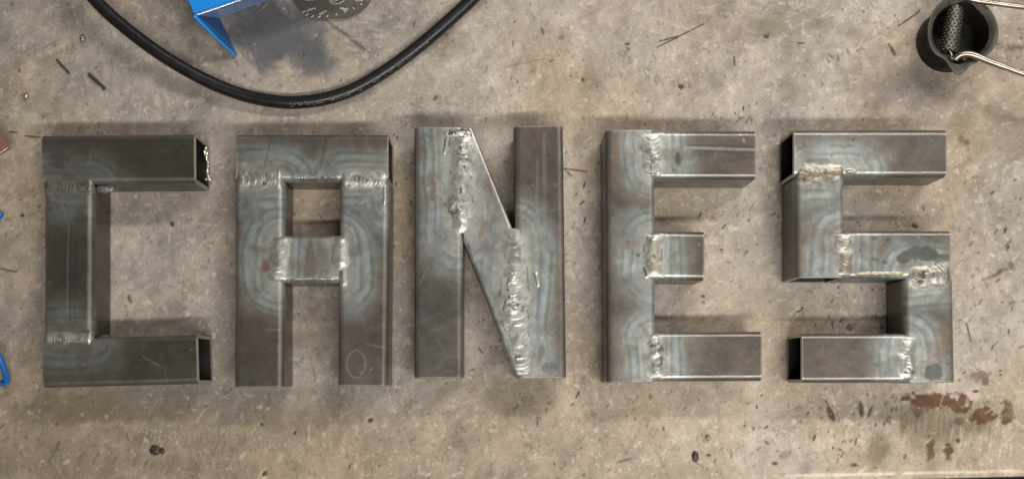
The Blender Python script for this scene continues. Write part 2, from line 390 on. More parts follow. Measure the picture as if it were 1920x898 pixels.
# wear marks on the letters
for (x, y, rx, ry, an, v) in ((497, 500, 7, 10, 0, 1), (812, 352, 7, 26, .12, .7), (806, 340, 5, 14, 0, .6), (919, 348, 4, 22, -.1, .8), (905, 428, 5, 16, .35, .8), (930, 400, 5, 30, .5, .4),
                              (1177, 460, 5, 12, 0, .8), (1560, 690, 20, 7, .2, .45), (1543, 668, 12, 4, .2, .4), (1760, 650, 20, 40, .1, .5), (1740, 690, 18, 26, 0, .3),
                              (1150, 300, 10, 40, .2, .35), (1300, 470, 12, 10, 0, .35), (1655, 478, 10, 8, 0, .35), (830, 520, 6, 4, 0, .3), (585, 480, 22, 28, 0, .28)):
    lr['rust'].ell(x, y, rx, ry, an, v, .6, 2, seed=301, ns=9)
for (x, y, rx, ry, an, v) in ((1271, 299, 6, 13, -.12, 1), (1196, 479, 4, 4, 0, .9), (1330, 285, 40, 8, -.2, .5), (1380, 295, 34, 9, -.2, .5), (150, 410, 14, 14, 0, .5), (184, 274, 4, 3, 0, .8), (165, 275, 3, 3, 0, .7),
                              (1015, 660, 6, 16, .1, .6), (1600, 262, 3, 3, 0, .7), (1560, 292, 3, 3, 0, .6), (1535, 305, 20, 10, 0, .5), (1640, 447, 5, 4, 0, .7), (1665, 450, 5, 4, 0, .8), (1612, 470, 2, 4, .3, .9),
                              (1640, 486, 6, 3, .1, .7), (1658, 492, 7, 3, .1, .7), (1760, 250, 6, 4, 0, .4), (1700, 262, 5, 4, 0, .4), (110, 300, 20, 14, 0, .35), (260, 310, 40, 16, .2, .3), (120, 480, 22, 60, 0, .3)):
    lr['dark'].ell(x, y, rx, ry, an, v, .3, 1.4, seed=311, ns=9)
for (x, y, rx, ry, an, v) in ((1703, 478, 22, 12, -.3, 1), (1728, 476, 30, 15, .05, 1), (1760, 483, 40, 7, .02, .9), (1692, 486, 10, 8, 0, 1), (1752, 698, 20, 16, .1, .9), (1030, 690, 14, 12, .2, .6)):
    lr['flake'].ell(x, y, rx, ry, an, v, .5, 1.0, seed=321, ns=14)
for s in ((133, 420, 131, 600, 1.6, .7), (143, 400, 141, 605, 1.6, .6), (137, 410, 136, 590, 1.0, .4), (1290, 272, 1418, 276, 2.2, .8), (1300, 283, 1415, 287, 2.0, .7),
          (507, 260, 497, 312, 3.0, .4), (612, 258, 600, 318, 3.5, .45), (606, 300, 590, 330, 3, .35)):
    lr['dark'].seg(*s, .3, 5)
for s in ((1285, 277, 1418, 281, 2.6, .8), (128, 420, 126, 600, 1.4, .35), (1020, 250, 1022, 420, 5, .25), (1008, 300, 1006, 400, 3, .25)):
    lr['lite'].seg(*s, .3, 5)
for k in range(26):
    a = 2*math.pi*k/26; b = 2*math.pi*(k+1)/26
    lr['lite'].seg(668+17*math.cos(a), 682+26*math.sin(a), 668+17*math.cos(b), 682+26*math.sin(b), 1.1, .45, .5, 6)
for k in range(420):
    x, y = U(70, 1800), U(235, 725); r = .8+float(rnd.exponential(.7))
    lr['dark' if k % 3 else 'lite'].ell(x, y, r*U(1, 2), r, U(0, 3), U(.25, .7), .3, .8, seed=331)

for k in range(170):
    x, y = U(70, 1800), U(235, 725); a = float(rnd.normal(1.57 if k % 2 else 0, .35)); L = U(6, 50)
    lr['lite' if k % 3 else 'dark'].seg(x, y, x+L*math.cos(a), y+L*math.sin(a), U(.6, 1.1), U(.15, .5), .6, 350+k % 5)
for k in range(90):
    lr['rust'].ell(U(70, 1800), U(235, 725), U(1.5, 5), U(1.2, 3), U(0, 3), U(.3, .8), .5, 1.2, seed=361+k % 4, ns=5)
for k in range(26):
    lr['dark'].ell(U(70, 1800), U(235, 725), U(8, 26), U(5, 16), U(0, 3), U(.08, .25), .7, 3, seed=371+k % 4, ns=12)
HALO_D = np.array([0, 8, 15, 20, 25, 30, 36, 42, 47, 52, 58, 66, 80, 100.])
HALO_C = np.array([(.39, .40, .395), (.35, .36, .355), (.26, .275, .275), (.38, .40, .40), (.175, .20, .22), (.27, .305, .33), (.335, .365, .375), (.15, .17, .185),
                   (.24, .26, .265), (.205, .19, .16), (.165, .155, .145), (.175, .155, .13), (.115, .104, .096), (.10, .09, .083)])
HALO_C = HALO_C*np.array([.99, 1.01, .97])
def steel_color(px, py, segs, base, amt, seed):
    b0 = np.array(base)
    t = 1 + .34*(fbm(px, py, 60, seed, 4)-.5)*2*.7 + .20*(fbm(px, py, 9, seed+5, 3)-.5)
    c = b0*t[..., None]
    hue = fbm(px, py, 110, seed+9, 3)
    c = c*(1+(hue-.5)[..., None]*np.array([.22, 0, -.10]))
    if segs:
        d = np.full(px.shape, 1e3)
        for (x0, y0, x1, y1, w) in segs:
            dx, dy = x1-x0, y1-y0
            q = np.clip(((px-x0)*dx+(py-y0)*dy)/(dx*dx+dy*dy+1e-6), 0, 1)
            d = np.minimum(d, np.hypot(px-x0-q*dx, py-y0-q*dy)-w)
        dn = np.maximum(d, 0)
        dn = dn*(.66+.58*fbm(px, py, 110, seed+20, 2)) + 6*(fbm(px, py, 52, seed+22, 2, .5)-.5) + 2.2*(fbm(px, py, 7, seed+28, 2)-.5)
        hc = np.stack([np.interp(dn, HALO_D, HALO_C[:, k]) for k in range(3)], -1)
        ringk = sstep(.25, .60, fbm(px, py, 46, seed+33, 3))[..., None]
        sm_ = np.stack([np.interp(dn, [0, 20, 50, 90], v) for v in ((.34, .265, .19, .105), (.35, .28, .205, .098), (.345, .282, .212, .094))], -1)
        hc = hc*ringk*.78 + sm_*(1-ringk*.78)
        hc = hc*(1+.24*(fbm(px, py, 13, seed+30, 4, .62)-.5)*2)[..., None]
        br = sstep(.54, .70, fbm(px, py, 30, seed+36, 4, .6))
        hc = mixc(hc, (.15, .13, .108), br*.45)
        f = amt*(1-sstep(40, 94, dn))*(.62+.9*fbm(px, py, 50, seed+40, 3))
        c = c*(1-np.clip(f, 0, 1)[..., None]) + hc*np.clip(f, 0, 1)[..., None]
    c = mixc(c, (.20, .11, .065), np.clip(lr['rust'].get(px, py)*(.5+fbm(px, py, 6, 341, 3)), 0, 1)*.75)
    c = mixc(c, (.05, .046, .042), lr['dark'].get(px, py)*.75)
    c = mixc(c, (.36, .36, .35), lr['lite'].get(px, py)*.6)
    c = mixc(c, (.085, .095, .09), lr['flake'].get(px, py)*.9)
    return c

def perim(W, Hh, r, nt, nc, ns, nb):
    """rounded rectangle: v from -W/2..W/2, w from 0..Hh, start at top left going right"""
    pts = []
    a, b = W/2-r, Hh-r
    for i in range(nt): pts.append((-a+2*a*i/nt, Hh))
    for i in range(nc): t = math.pi/2*i/nc; pts.append((a+r*math.sin(t), b+r*math.cos(t)))
    for i in range(ns): pts.append((W/2, b-(b-r)*i/ns))
    for i in range(nc): t = math.pi/2*i/nc; pts.append((a+r*math.cos(t), r-r*math.sin(t)))
    for i in range(nb): pts.append((a-2*a*i/nb, 0))
    for i in range(nc): t = math.pi/2*i/nc; pts.append((-a-r*math.sin(t), r-r*math.cos(t)))
    for i in range(ns): pts.append((-W/2, r+(b-r)*i/ns))
    for i in range(nc): t = math.pi/2*i/nc; pts.append((-a-r*math.cos(t), b+r*math.sin(t)))
    return np.array(pts)
WALL = 6.5
def steel_tube(root, p0, p1, W, segs, base, amt, seed, r=11, top=HT, cut0=None, cut1=None, free0=False, free1=False, z0=0.4):
    """square tube along p0-p1 (picture plane, units), open at both ends"""
    p0 = np.array(p0, float); p1 = np.array(p1, float)
    L = np.hypot(*(p1-p0)); d = (p1-p0)/L; n = np.array([-d[1], d[0]])    # n: to the right of d in picture axes (y down)
    nt, nc, ns, nb = max(8, int((W-2*r)/1.7)), 6, 7, 5
    Hh = top-z0
    out = perim(W, Hh, r, nt, nc, ns, nb); inn = perim(W-2*WALL, Hh-2*WALL, 3.0, nt, nc, ns, nb); inn[:, 1] += WALL
    m = len(out)
    def lim(v):
        a = np.zeros_like(v); b = np.full_like(v, L)
        for (q, g) in (cut0 or []):       # half plane dot(p-q,g)>=0 kept
            a = np.maximum(a, -((p0[0]+n[0]*v-q[0])*g[0]+(p0[1]+n[1]*v-q[1])*g[1])/(d[0]*g[0]+d[1]*g[1]))
        for (q, g) in (cut1 or []):
            b = np.minimum(b, -((p0[0]+n[0]*v-q[0])*g[0]+(p0[1]+n[1]*v-q[1])*g[1])/(d[0]*g[0]+d[1]*g[1]))
        return a, b
    N = max(6, int(L/1.7))
    ch = 1.3
    t = np.linspace(0, 1, N)
    a, b = lim(out[:, 0])
    s = a[None]+(b-a)[None]*t[:, None]
    prof = np.repeat(out[None], N, 0).copy()
    for e, fr in ((0, free0), (-1, free1)):      # dressed end: tiny chamfer
        k = 1 - ch*2/np.array([W, Hh]); prof[e] = (out-[0, Hh/2])*k+[0, Hh/2]
    s[1] = a+ch; s[-2] = b-ch
    v = prof[..., 0]; w = prof[..., 1]
    px = p0[0]+d[0]*s+n[0]*v; py = p0[1]+d[1]*s+n[1]*v
    flat = (w > Hh-r)
    wz = w + flat*(.55*(fbm(px, py, 55, seed+60, 3)-.5)*2*.6 + .35*(fbm(px, py, 14, seed+63, 2)-.5))
    c = steel_color(px, py, CUR['segs'], CUR['base'], CUR['amt'], CUR['seed'])
    side = sstep(Hh-r, Hh-r-14, w)
    c = c*(1-side[..., None]) + (np.array(base)*.92*(1+.4*(fbm(s, w, 20, seed+70, 3)-.5))[..., None])*side[..., None]
    rub_glint = np.exp(-((w-(Hh-r*.26))/(r*.30))**2)*(w < Hh-.3)          # corners rubbed bright, their highlight painted in too
    c = mixc(c, (.30, .285, .26), rub_glint*np.clip(.2+1.1*fbm(s, v*0, 40, seed+75, 3), 0, 1)*.4)
    edge = np.zeros_like(s)
    if free0: edge = np.maximum(edge, 1-sstep(.8, 2.4, s-a))
    if free1: edge = np.maximum(edge, 1-sstep(.8, 2.4, b-s))
    c = mixc(c, (.46, .43, .38), edge*.7)
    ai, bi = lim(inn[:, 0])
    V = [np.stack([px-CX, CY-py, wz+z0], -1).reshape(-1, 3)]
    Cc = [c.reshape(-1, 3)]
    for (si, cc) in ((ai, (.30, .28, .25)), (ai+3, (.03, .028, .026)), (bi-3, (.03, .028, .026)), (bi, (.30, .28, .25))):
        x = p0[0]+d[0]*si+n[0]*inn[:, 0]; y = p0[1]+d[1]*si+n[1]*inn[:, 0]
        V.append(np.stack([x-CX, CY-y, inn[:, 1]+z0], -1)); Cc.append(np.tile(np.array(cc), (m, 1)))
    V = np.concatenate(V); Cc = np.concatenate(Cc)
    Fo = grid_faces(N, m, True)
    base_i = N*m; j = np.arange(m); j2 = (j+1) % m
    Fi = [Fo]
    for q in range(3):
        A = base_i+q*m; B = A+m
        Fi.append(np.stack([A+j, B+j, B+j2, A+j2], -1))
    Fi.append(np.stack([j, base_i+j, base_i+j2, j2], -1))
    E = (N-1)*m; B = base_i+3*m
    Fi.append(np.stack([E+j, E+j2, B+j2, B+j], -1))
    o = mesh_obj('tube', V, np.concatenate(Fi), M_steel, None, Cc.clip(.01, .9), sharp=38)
    return child(o, root)

def weld(root, pts, w, h, seed, lump=1.2, pitch=6.0, bright=1.0, brown=.3, zt=HT, name='weld_bead', col0=(.41, .412, .40), clip=None, base=None, r=9.5, lines=()):
    """weld bead lying low over a joint: wandering toes, fine crescent ripples, torn or glossy stretches.
    clip = (xmin, xmax, ymin, ymax): tube edges over which the bead rolls off"""
    pts = np.array(pts, float)
    d0 = pts[1]-pts[0]; d1 = pts[-1]-pts[-2]                 # keep the round ends clear of the tube edges
    pts[0] = pts[0]+d0/np.hypot(*d0)*min(w*.16, np.hypot(*d0)*.3); pts[-1] = pts[-1]-d1/np.hypot(*d1)*min(w*.16, np.hypot(*d1)*.3)
    x0, x1 = pts[:, 0].min()-w*.75, pts[:, 0].max()+w*.75; y0, y1 = pts[:, 1].min()-w*.75, pts[:, 1].max()+w*.75
    st_ = 1.05
    px, py = np.meshgrid(np.arange(x0, x1, st_), np.arange(y0, y1, st_), indexing='ij'); nu, nv = px.shape
    D = np.full(px.shape, 1e9); A = np.zeros(px.shape); SD = np.zeros(px.shape); acc = 0.0
    for (a, b) in zip(pts[:-1], pts[1:]):
        dx, dy = b-a; L_ = math.hypot(dx, dy)
        q = ((px-a[0])*dx+(py-a[1])*dy)/L_**2; qc = np.clip(q, 0, 1)
        d_ = np.hypot(px-a[0]-qc*dx, py-a[1]-qc*dy); m = d_ < D
        D = np.where(m, d_, D); A = np.where(m, acc+q*L_, A); acc += L_
    hw = w/2*(.62+.76*fbm(px, py, w*.55, seed, 3))
    dd = D/hw
    env = np.exp(-(dd/.60)**2)*(1-sstep(1.0, 1.12, dd))
    warp = 5*(fbm(px, py, 18, seed+4, 2)-.5)
    ph = (A + D**2/w*1.5 + warp)/(pitch*.62); saw = ph-np.floor(ph); cell = np.floor(ph)
    rip = np.where(saw < .8, saw/.8, (1-saw)/.2)-.5
    rk = sstep(.36, .58, fbm(px, py, 24, seed+8, 2))
    l1 = fbm(px, py, 17, seed+6, 2)-.5; l2 = fbm(px, py, 6, seed+9, 2)-.5
    torn = sstep(.50, .60, fbm(px, py, 26, seed+11, 3))*min(1, lump*.6)
    rg = 1-np.abs(fbm(px, py, 10, seed+12, 3, .55)-.5)*5
    z = h*.72*env + env*(.62*rip*rk + lump*2.1*l1 + lump*.35*l2 + torn*lump*.38*rg) - .30
    tone = .80+.34*(fbm(cell*3.1, cell*1.7, 1.3, seed+15, 1)-.5)*rk + .55*(fbm(px, py, 8, seed+17, 3)-.5)
    hal = steel_color(px, py, CUR['segs'], CUR['base'], CUR['amt'], CUR['seed'])
    c = np.array(col0)*(.25+.66*bright)*tone[..., None]
    c = mixc(c, (.19, .145, .10), sstep(.46, .66, fbm(px, py, 22, seed+21, 4))*brown)
    c = mixc(c, (.05, .044, .038), torn*sstep(.42, .36, fbm(px, py, 7, seed+23, 2))*.8)
    tm = sstep(.40, .82, dd)
    c = c*(1-tm[..., None]) + hal*tm[..., None]
    c = mixc(c, (.075, .068, .062), np.exp(-((dd-.72)/.07)**2)*sstep(.52, .64, fbm(px, py, 15, seed+25, 2))*.6)
    dead = dd > 1.12
    if clip:
        for e in (px-clip[0], clip[1]-px, py-clip[2], clip[3]-py):
            k = np.clip(e, 0, r); z = z-(r-np.sqrt(np.maximum(r*r-(r-k)**2, 0)))*1.0
            dead |= e < 0
    for (qx, qy, gx, gy) in lines:
        e = (px-qx)*gx+(py-qy)*gy; k = np.clip(e, 0, r); z = z-(r-np.sqrt(np.maximum(r*r-(r-k)**2, 0))); dead |= e < 0
    gf = grid_faces(nu, nv); gf = gf[~dead.ravel()[gf].any(1)]
    use = np.unique(gf); idx = np.zeros(nu*nv, int); idx[use] = np.arange(len(use))
    Vt = np.stack([px-CX, CY-py, zt+z], -1).reshape(-1, 3)
    o = mesh_obj(name, Vt[use], idx[gf][:, ::-1], M_weld, None, c.reshape(-1, 3)[use].clip(.01, .9))
    return child(o, root)
def blob(name, x, y, z, rx, ry, rz, seed, mat, parent=None, amp=.35, ns=.6, sub=3):
    """irregular lump built from a displaced icosphere; x,y picture coordinates"""
    import bmesh
    bm = bmesh.new(); bmesh.ops.create_icosphere(bm, subdivisions=sub, radius=1)
    V = np.array([v.co[:] for v in bm.verts]); Fc = np.array([[v.index for v in f.verts] for f in bm.faces]); bm.free()
    k = 1+amp*2*(fbm(V[:, 0]+V[:, 2]*.7, V[:, 1]-V[:, 2]*.5, ns, seed, 3)-.5)
    V = V*k[:, None]*np.array([rx, ry, rz])
    p = P(x, y, z); V = V+np.array(p)
    c = np.tile(np.array([.42, .41, .39]), (len(V), 1))*(.6+.8*fbm(V[:, 0], V[:, 1], 6, seed+3, 3))[:, None]
    o = mesh_obj(name, V, Fc, mat, None, c)
    if parent is not None: child(o, parent)
    return o

CUR = {}
GREY = (.090, .079, .069); CBASE = (.070, .065, .055); NBASE = (.097, .084, .077)
G = 'steel letters welded from square tube'
# ---- C
root = empty('steel_letter', (P(215, 490).x, P(215, 490).y, 0))
tag(root, 'letter C of dark square steel tube, leftmost of the five', 'steel letter', G)
sg = [(90, 347, 172, 347, 6), (88, 634, 175, 633, 8), (176, 350, 180, 352, 2)]
CUR.update(segs=sg, base=CBASE, amt=0.38, seed=400)
steel_tube(root, (77, 298.5), (366, 296.0), 92, sg, CBASE, .38, 400, free1=True, free0=True)
steel_tube(root, (127, 346.0), (126.5, 631.5), 92, sg, CBASE, .38, 410, top=89.9)
steel_tube(root, (78, 680.5), (371, 673.0), 92, sg, CBASE, .38, 420, free1=True, free0=True, top=90.1)
CC_ = (80.5, 174.5, 300, 700)
weld(root, [(88, 348), (130, 350), (168, 348)], 34, 1.6, 430, 1.2, 11, .62, .3, col0=(.30, .305, .28), clip=CC_, base=CBASE)
weld(root, [(88, 633), (130, 632), (168, 633)], 30, 4.6, 440, 1.0, 9, 1.1, .35, clip=CC_, base=CBASE)
weld(root, [(182, 352), (205, 352)], 15, 2.4, 446, 1.6, 5, .8, .3, zt=78, base=CBASE)
weld(root, [(182, 634), (205, 635)], 14, 2.4, 447, 1.6, 5, .7, .3, zt=76, base=CBASE)
g_ = np.random.default_rng(77)
sl = catmull([P(385, 276, 22), P(388, 284, 13), P(387, 296, 9), P(390, 308, 6), P(389, 322, 5), P(391, 334, 5), P(396, 340, 4)], 7)
Vs, Fs, _ = tube_along(sl, [2.0+3.2*float(x) for x in fbm(np.arange(len(sl)), np.zeros(len(sl)), 4, 455, 2)], 12)
child(mesh_obj('slag_edge', Vs, Fs, M_bright), root)
blob('burr', 385, 287, 15, 3.5, 8, 5, 451, M_bright, root, .5); blob('burr', 386, 337, 8, 3.5, 3.5, 4, 452, M_bright, root, .4)
# ---- A
root = empty('steel_letter', (P(583, 490).x, P(583, 490).y, 0))
tag(root, 'letter A of square steel tube with ringed heat tint around its crossbar', 'steel letter', G)
sg = [(455, 337, 525, 337, 8), (648, 337, 722, 337, 8), (524, 450, 524, 530, 10), (637, 450, 637, 525, 8), (727, 340, 727, 385, 4)]
CUR.update(segs=sg, base=GREY, amt=0.92, seed=500)
steel_tube(root, (441, 295), (728, 295), 88, sg, GREY, .8, 500, free1=True, free0=True)
steel_tube(root, (486, 339.5), (484.5, 726), 92, sg, GREY, .8, 510, top=89.9, free1=True)
steel_tube(root, (683, 339.5), (679.5, 723.5), 93, sg, GREY, .85, 520, top=90.1, free1=True)
steel_tube(root, (532.2, 485), (635.6, 485), 88, sg, (.125, .12, .115), .85, 530, top=89.9)
weld(root, [(450, 338), (490, 336), (526, 338)], 44, 5.4, 540, 1.4, 20, .95, .4, clip=(441, 531, 250, 400))
weld(root, [(642, 337), (690, 338), (718, 338)], 38, 5.4, 550, .9, 12, 1.15, .1, clip=(637, 729, 250, 400))
weld(root, [(718, 332), (722, 350), (723, 380)], 15, 3.0, 556, 1.6, 6, 1.3, .05, clip=(690, 728.5, 300, 420))
weld(root, [(526, 450), (521, 490), (519, 524)], 44, 6.2, 560, 1.0, 15, 1.2, .15, clip=(440, 640, 440.5, 530))
weld(root, [(637, 451), (638, 470), (639, 496)], 38, 6.0, 570, .5, 10, 1.2, .05, clip=(540, 727, 440.5, 530))
weld(root, [(643, 508), (645, 532)], 18, 2.8, 576, 1.4, 8, .95, .15, clip=(634, 727, 440, 560))
weld(root, [(548, 524), (590, 522), (622, 524)], 11, 2.0, 580, 1.2, 9, .95, .2, clip=(500, 700, 480, 529))
weld(root, [(548, 334), (590, 333), (632, 333)], 9, 1.6, 584, 1.0, 9, .85, .5, clip=(500, 700, 300, 338.5))
# ---- N
root = empty('steel_letter', (P(920, 470).x, P(920, 470).y, 0))
tag(root, 'letter N of square steel tube with thick bright welds along its diagonal', 'steel letter', G)
sg = [(862, 250, 864, 430, 24), (964, 440, 965, 690, 16), (962, 500, 962, 590, 10)]
CUR.update(segs=sg, base=NBASE, amt=0.98, seed=600)
steel_tube(root, (822.0, 238), (822.5, 709), 92, sg, NBASE, .95, 600, free0=True, free1=True, r=11.5)
steel_tube(root, (1009.5, 236), (1015.5, 709), 93, sg, NBASE, .92, 610, free0=True, free1=True, r=11.5, top=90.1)
dv = np.array([.369, .929]); nrm = np.array([-dv[1], dv[0]])
mid = (np.array([963, 432.])+np.array([868, 450.]) + 0)/2
Wd = abs((np.array([963, 432.])-np.array([868, 450.]))@nrm)
pA = mid-dv*330; pB = mid+dv*350
steel_tube(root, pA, pB, Wd, sg, NBASE, .95, 620, top=89.9, r=7,
           cut0=[((868.6, 0), (1, 0)), ((0, 240), (0, 1))], cut1=[((963.2, 0), (-1, 0)), ((0, 707), (0, -1))])
NL = [(868, 450, .935, -.355)]; NR = [(888, 242, -.93, .367)]
NC = (777, 1060, 238.5, 708)
weld(root, [(866, 262), (864, 330), (862, 410)], 66, 4.2, 640, 1.5, 26, 1.15, .04, clip=NC, base=NBASE, lines=NR)
weld(root, [(862, 312), (866, 340), (863, 378)], 34, 4.2, 644, 2.1, 12, 1.15, .03, base=NBASE)
weld(root, [(863, 398), (865, 426)], 36, 6.5, 650, 1.9, 9, 1.4, .03, base=NBASE)
weld(root, [(836, 248), (862, 250), (884, 252)], 26, 4.0, 660, 2.4, 9, 1.25, .05, clip=(800, 889, 238.5, 300), base=NBASE)
weld(root, [(838, 262), (833, 288)], 11, 2.4, 664, 2.2, 6, 1.05, .1, base=NBASE)
weld(root, [(964, 446), (965, 500)], 46, 3.4, 670, .8, 18, .9, .1, base=NBASE)
weld(root, [(965, 500), (964, 545), (968, 610)], 72, 4.2, 678, 1.3, 24, 1.15, .02, base=NBASE, lines=NL)
weld(root, [(962, 512), (961, 545), (961, 586)], 40, 6.0, 680, 2.0, 12, 1.35, .03, base=NBASE)
weld(root, [(966, 600), (971, 640), (980, 686)], 52, 3.6, 690, 1.1, 18, 1.0, .06, clip=(900, 1060, 238, 708), base=NBASE, lines=NL)
weld(root, [(1004, 512), (1009, 535)], 10, 2.0, 696, 1.8, 5, 1.1, .05, base=NBASE)
# ---- E
root = empty('steel_letter', (P(1280, 480).x, P(1280, 480).y, 0))
tag(root, 'letter E of square steel tube with three arms, between N and S', 'steel letter', G)
sg = [(1224, 255, 1224, 315, 12), (1222, 445, 1222, 515, 10), (1226, 635, 1228, 710, 8)]
CUR.update(segs=sg, base=(.094, .084, .075), amt=0.92, seed=700)
steel_tube(root, (1181.5, 243), (1184, 717), 92, sg, GREY, .9, 700, free0=True, free1=True, r=11)
steel_tube(root, (1228.2, 289.5), (1418, 290), 92, sg, (.112, .102, .094), .85, 710, free1=True, top=89.9)
steel_tube(root, (1229.2, 478.5), (1321, 479.5), 92, sg, (.115, .106, .098), .85, 720, free1=True, top=90.1)
steel_tube(root, (1230.2, 668.5), (1429, 667.5), 93, sg, (.112, .102, .094), .8, 730, free1=True, top=89.9)
weld(root, [(1222, 256), (1223, 285), (1221, 316)], 50, 4.4, 740, 1.0, 15, 1.05, .08, clip=(1137, 1420, 243.5, 336))
weld(root, [(1224, 446), (1223, 480), (1226, 512)], 44, 6.0, 750, 1.2, 9, 1.05, .2, col0=(.43, .42, .385), clip=(1137, 1420, 432.5, 526))
weld(root, [(1210, 500), (1213, 518)], 13, 1.8, 754, 2.2, 5, .35, .7)
weld(root, [(1229, 640), (1231, 675), (1232, 704)], 42, 4.2, 760, 1.5, 9, .95, .35, clip=(1137, 1430, 622, 715))
weld(root, [(1222, 630), (1234, 634)], 14, 4.2, 766, 1.6, 5, 1.25, .1, clip=(1137, 1430, 622, 715))
weld(root, [(1222, 327), (1236, 328)], 14, 3.4, 770, 1.6, 5, 1.25, .1, clip=(1137, 1420, 243.5, 336))
# ---- S
root = empty('steel_letter', (P(1640, 480).x, P(1640, 480).y, 0))
tag(root, 'letter S of square steel tube with open black tube ends, rightmost letter', 'steel letter', G)
sg = [(1510, 325, 1595, 322, 8), (1582, 445, 1580, 515, 10), (1710, 517, 1775, 515, 12), (1702, 640, 1704, 710, 8)]
SB = (.102, .091, .080)
CUR.update(segs=sg, base=SB, amt=0.88, seed=800)
steel_tube(root, (1488, 286.5), (1776, 286.5), 89, sg, SB, .85, 800, free0=True, free1=True, r=11.5)
steel_tube(root, (1537.5, 331.4), (1539, 521), 91, sg, SB, .85, 810, free1=True, top=89.9)
steel_tube(root, (1584.8, 477), (1783, 477), 90, sg, SB, .85, 820, free1=True, top=90.1, r=10)
steel_tube(root, (1743, 522.4), (1747, 717.5), 91, sg, SB, .85, 830, free1=True, top=89.9, r=10)
steel_tube(root, (1503, 671.5), (1698.0, 671), 92, sg, SB, .85, 840, free0=True, top=90.1, r=10)

weld(root, [(1500, 328), (1545, 327), (1582, 323)], 44, 3.8, 850, 1.6, 9, .80, .6, col0=(.32, .305, .27), clip=(1491.5, 1584, 250, 400), base=SB)
weld(root, [(1588, 322), (1602, 323)], 12, 2.6, 855, 1.8, 6, 1.1, .3, col0=(.42, .40, .36), clip=(1491.5, 1660, 250, 331), base=SB)
weld(root, [(1584, 446), (1583, 466)], 44, 5.6, 860, 1.3, 8, .98, .3, col0=(.40, .385, .345), clip=(1490, 1780, 432.5, 522), base=SB)
weld(root, [(1588, 478), (1584, 510)], 30, 3.4, 866, 1.4, 9, .8, .5, col0=(.36, .345, .31), clip=(1490, 1780, 432.5, 521.5), base=SB)
weld(root, [(1712, 517), (1740, 517), (1774, 515)], 54, 4.6, 870, 1.7, 14, .8, .5, col0=(.36, .345, .31), clip=(1698, 1786, 470, 600), base=SB)
weld(root, [(1606, 514), (1650, 513), (1692, 513)], 11, 1.8, 876, 1.0, 9, .95, .5, col0=(.46, .42, .31), clip=(1580, 1790, 480, 521.5), base=SB)
weld(root, [(1701, 642), (1704, 670), (1702, 704)], 40, 6.0, 880, 1.4, 11, 1.2, .05, clip=(1500, 1790, 625.5, 716.5), base=SB)
# ------------------------------------------------------------------ black cable
path = [(40, -190, 60), (110, -80, 60), (178, 0, 55), (222, 42, 50), (285, 91, 42), (348, 131, 32), (408, 161, 22), (465, 181, 15), (520, 191, 13.2), (562, 192, 13.2),
        (612, 185, 13.2), (665, 167, 13.2), (725, 132, 13.2), (782, 90, 14), (835, 45, 17), (890, -6, 20), (960, -80, 24), (1040, -190, 30)]
pts = catmull([P(*p) for p in path], 14)
pts = [p + Vector((0, 0, 0)) for p in pts]
Vc, Fc, frm = tube_along(pts, 12.6, 28)
cable = empty('power_cable', P(540, 190, 0)); tag(cable, 'thick black rubber cable curving in a loop above letters C and A', 'cable')
sheath = child(mesh_obj('sheath', Vc, Fc, M_rubber), cable)
# worn printing on the sheath: small illegible flecks standing just proud of the rubber
PV, PF = [], []
acc = 0
for i in range(1, len(pts)-1):
    p = pts[i]; t, s, u = frm[i]
    pxx = p.x*F/(H-13)+CX
    if not (545 < pxx < 800): continue
    for k in range(2):
        if rnd.random() < (.25 if pxx < 690 else .45): continue
        a = U(.6, 1.0) if pxx > 600 else U(.6, 1.2)
        o = p + t*U(-2, 2)
        for sgn in (1,):
            nrmv = (s*math.cos(a)+u*math.sin(a)); tv = (-s*math.sin(a)+u*math.cos(a))
            c0 = o+nrmv*12.75; l, w_ = U(.6, 1.6), U(.8, 2.2); b0 = len(PV)
            for (e, f_) in ((-l, -w_), (l, -w_), (l, w_), (-l, w_)): PV.append(tuple(c0+t*e+tv*f_*.8))
            for (e, f_) in ((-l, -w_), (l, -w_), (l, w_), (-l, w_)): PV.append(tuple(c0-nrmv*.6+t*e+tv*f_*.8))
            PF += [(b0, b0+1, b0+2, b0+3), (b0, b0+4, b0+5, b0+1), (b0+1, b0+5, b0+6, b0+2), (b0+2, b0+6, b0+7, b0+3), (b0+3, b0+7, b0+4, b0)]
pr = mesh_obj('worn_printing', PV, PF, M_print, smooth=False); pr.parent = sheath

# ------------------------------------------------------------------ blue plastic shell
def plate(name, quad, th, mat, parent):
    """thin solid plate from 3-4 world points, thickness th along its normal, softened edge"""
    q = [Vector(p) for p in quad]; n = (q[1]-q[0]).cross(q[-1]-q[0]).normalized()
    cen = sum(q, Vector())/len(q); k = len(q); V = []
    for off, ins in ((th/2, .8), (th/2-.7, 0), (-th/2+.7, 0), (-th/2, .8)):
        for p in q: V.append(tuple(p+n*off+(cen-p).normalized()*ins))
    Fp = [tuple(range(k)), tuple(range(3*k, 4*k))[::-1]]
    for r_ in range(3):
        for i in range(k):
            j = (i+1) % k; Fp.append((r_*k+j, r_*k+i, (r_+1)*k+i, (r_+1)*k+j))
    return child(mesh_obj(name, V, Fp, mat, smooth=False), parent)
shell = empty('plastic_shell', P(420, 20, 0)); tag(shell, 'bright blue plastic shell with a pointed fin at the top edge', 'plastic shell')
A0 = P(364, 26, 90); e = (P(442, 0, 90)-A0); e.normalize(); bk = (P(353, 0, 90)-A0).normalized()
A1 = A0+e*300; B0 = A0+bk*330; B1 = A1+bk*330
plate('top_panel', [A0, A1, B1, B0], 5, M_blue, shell)
D0 = P(409, 33, 4); e2 = (P(500, 0, 4)-D0).normalized(); I0 = P(396, 15.5, 87)
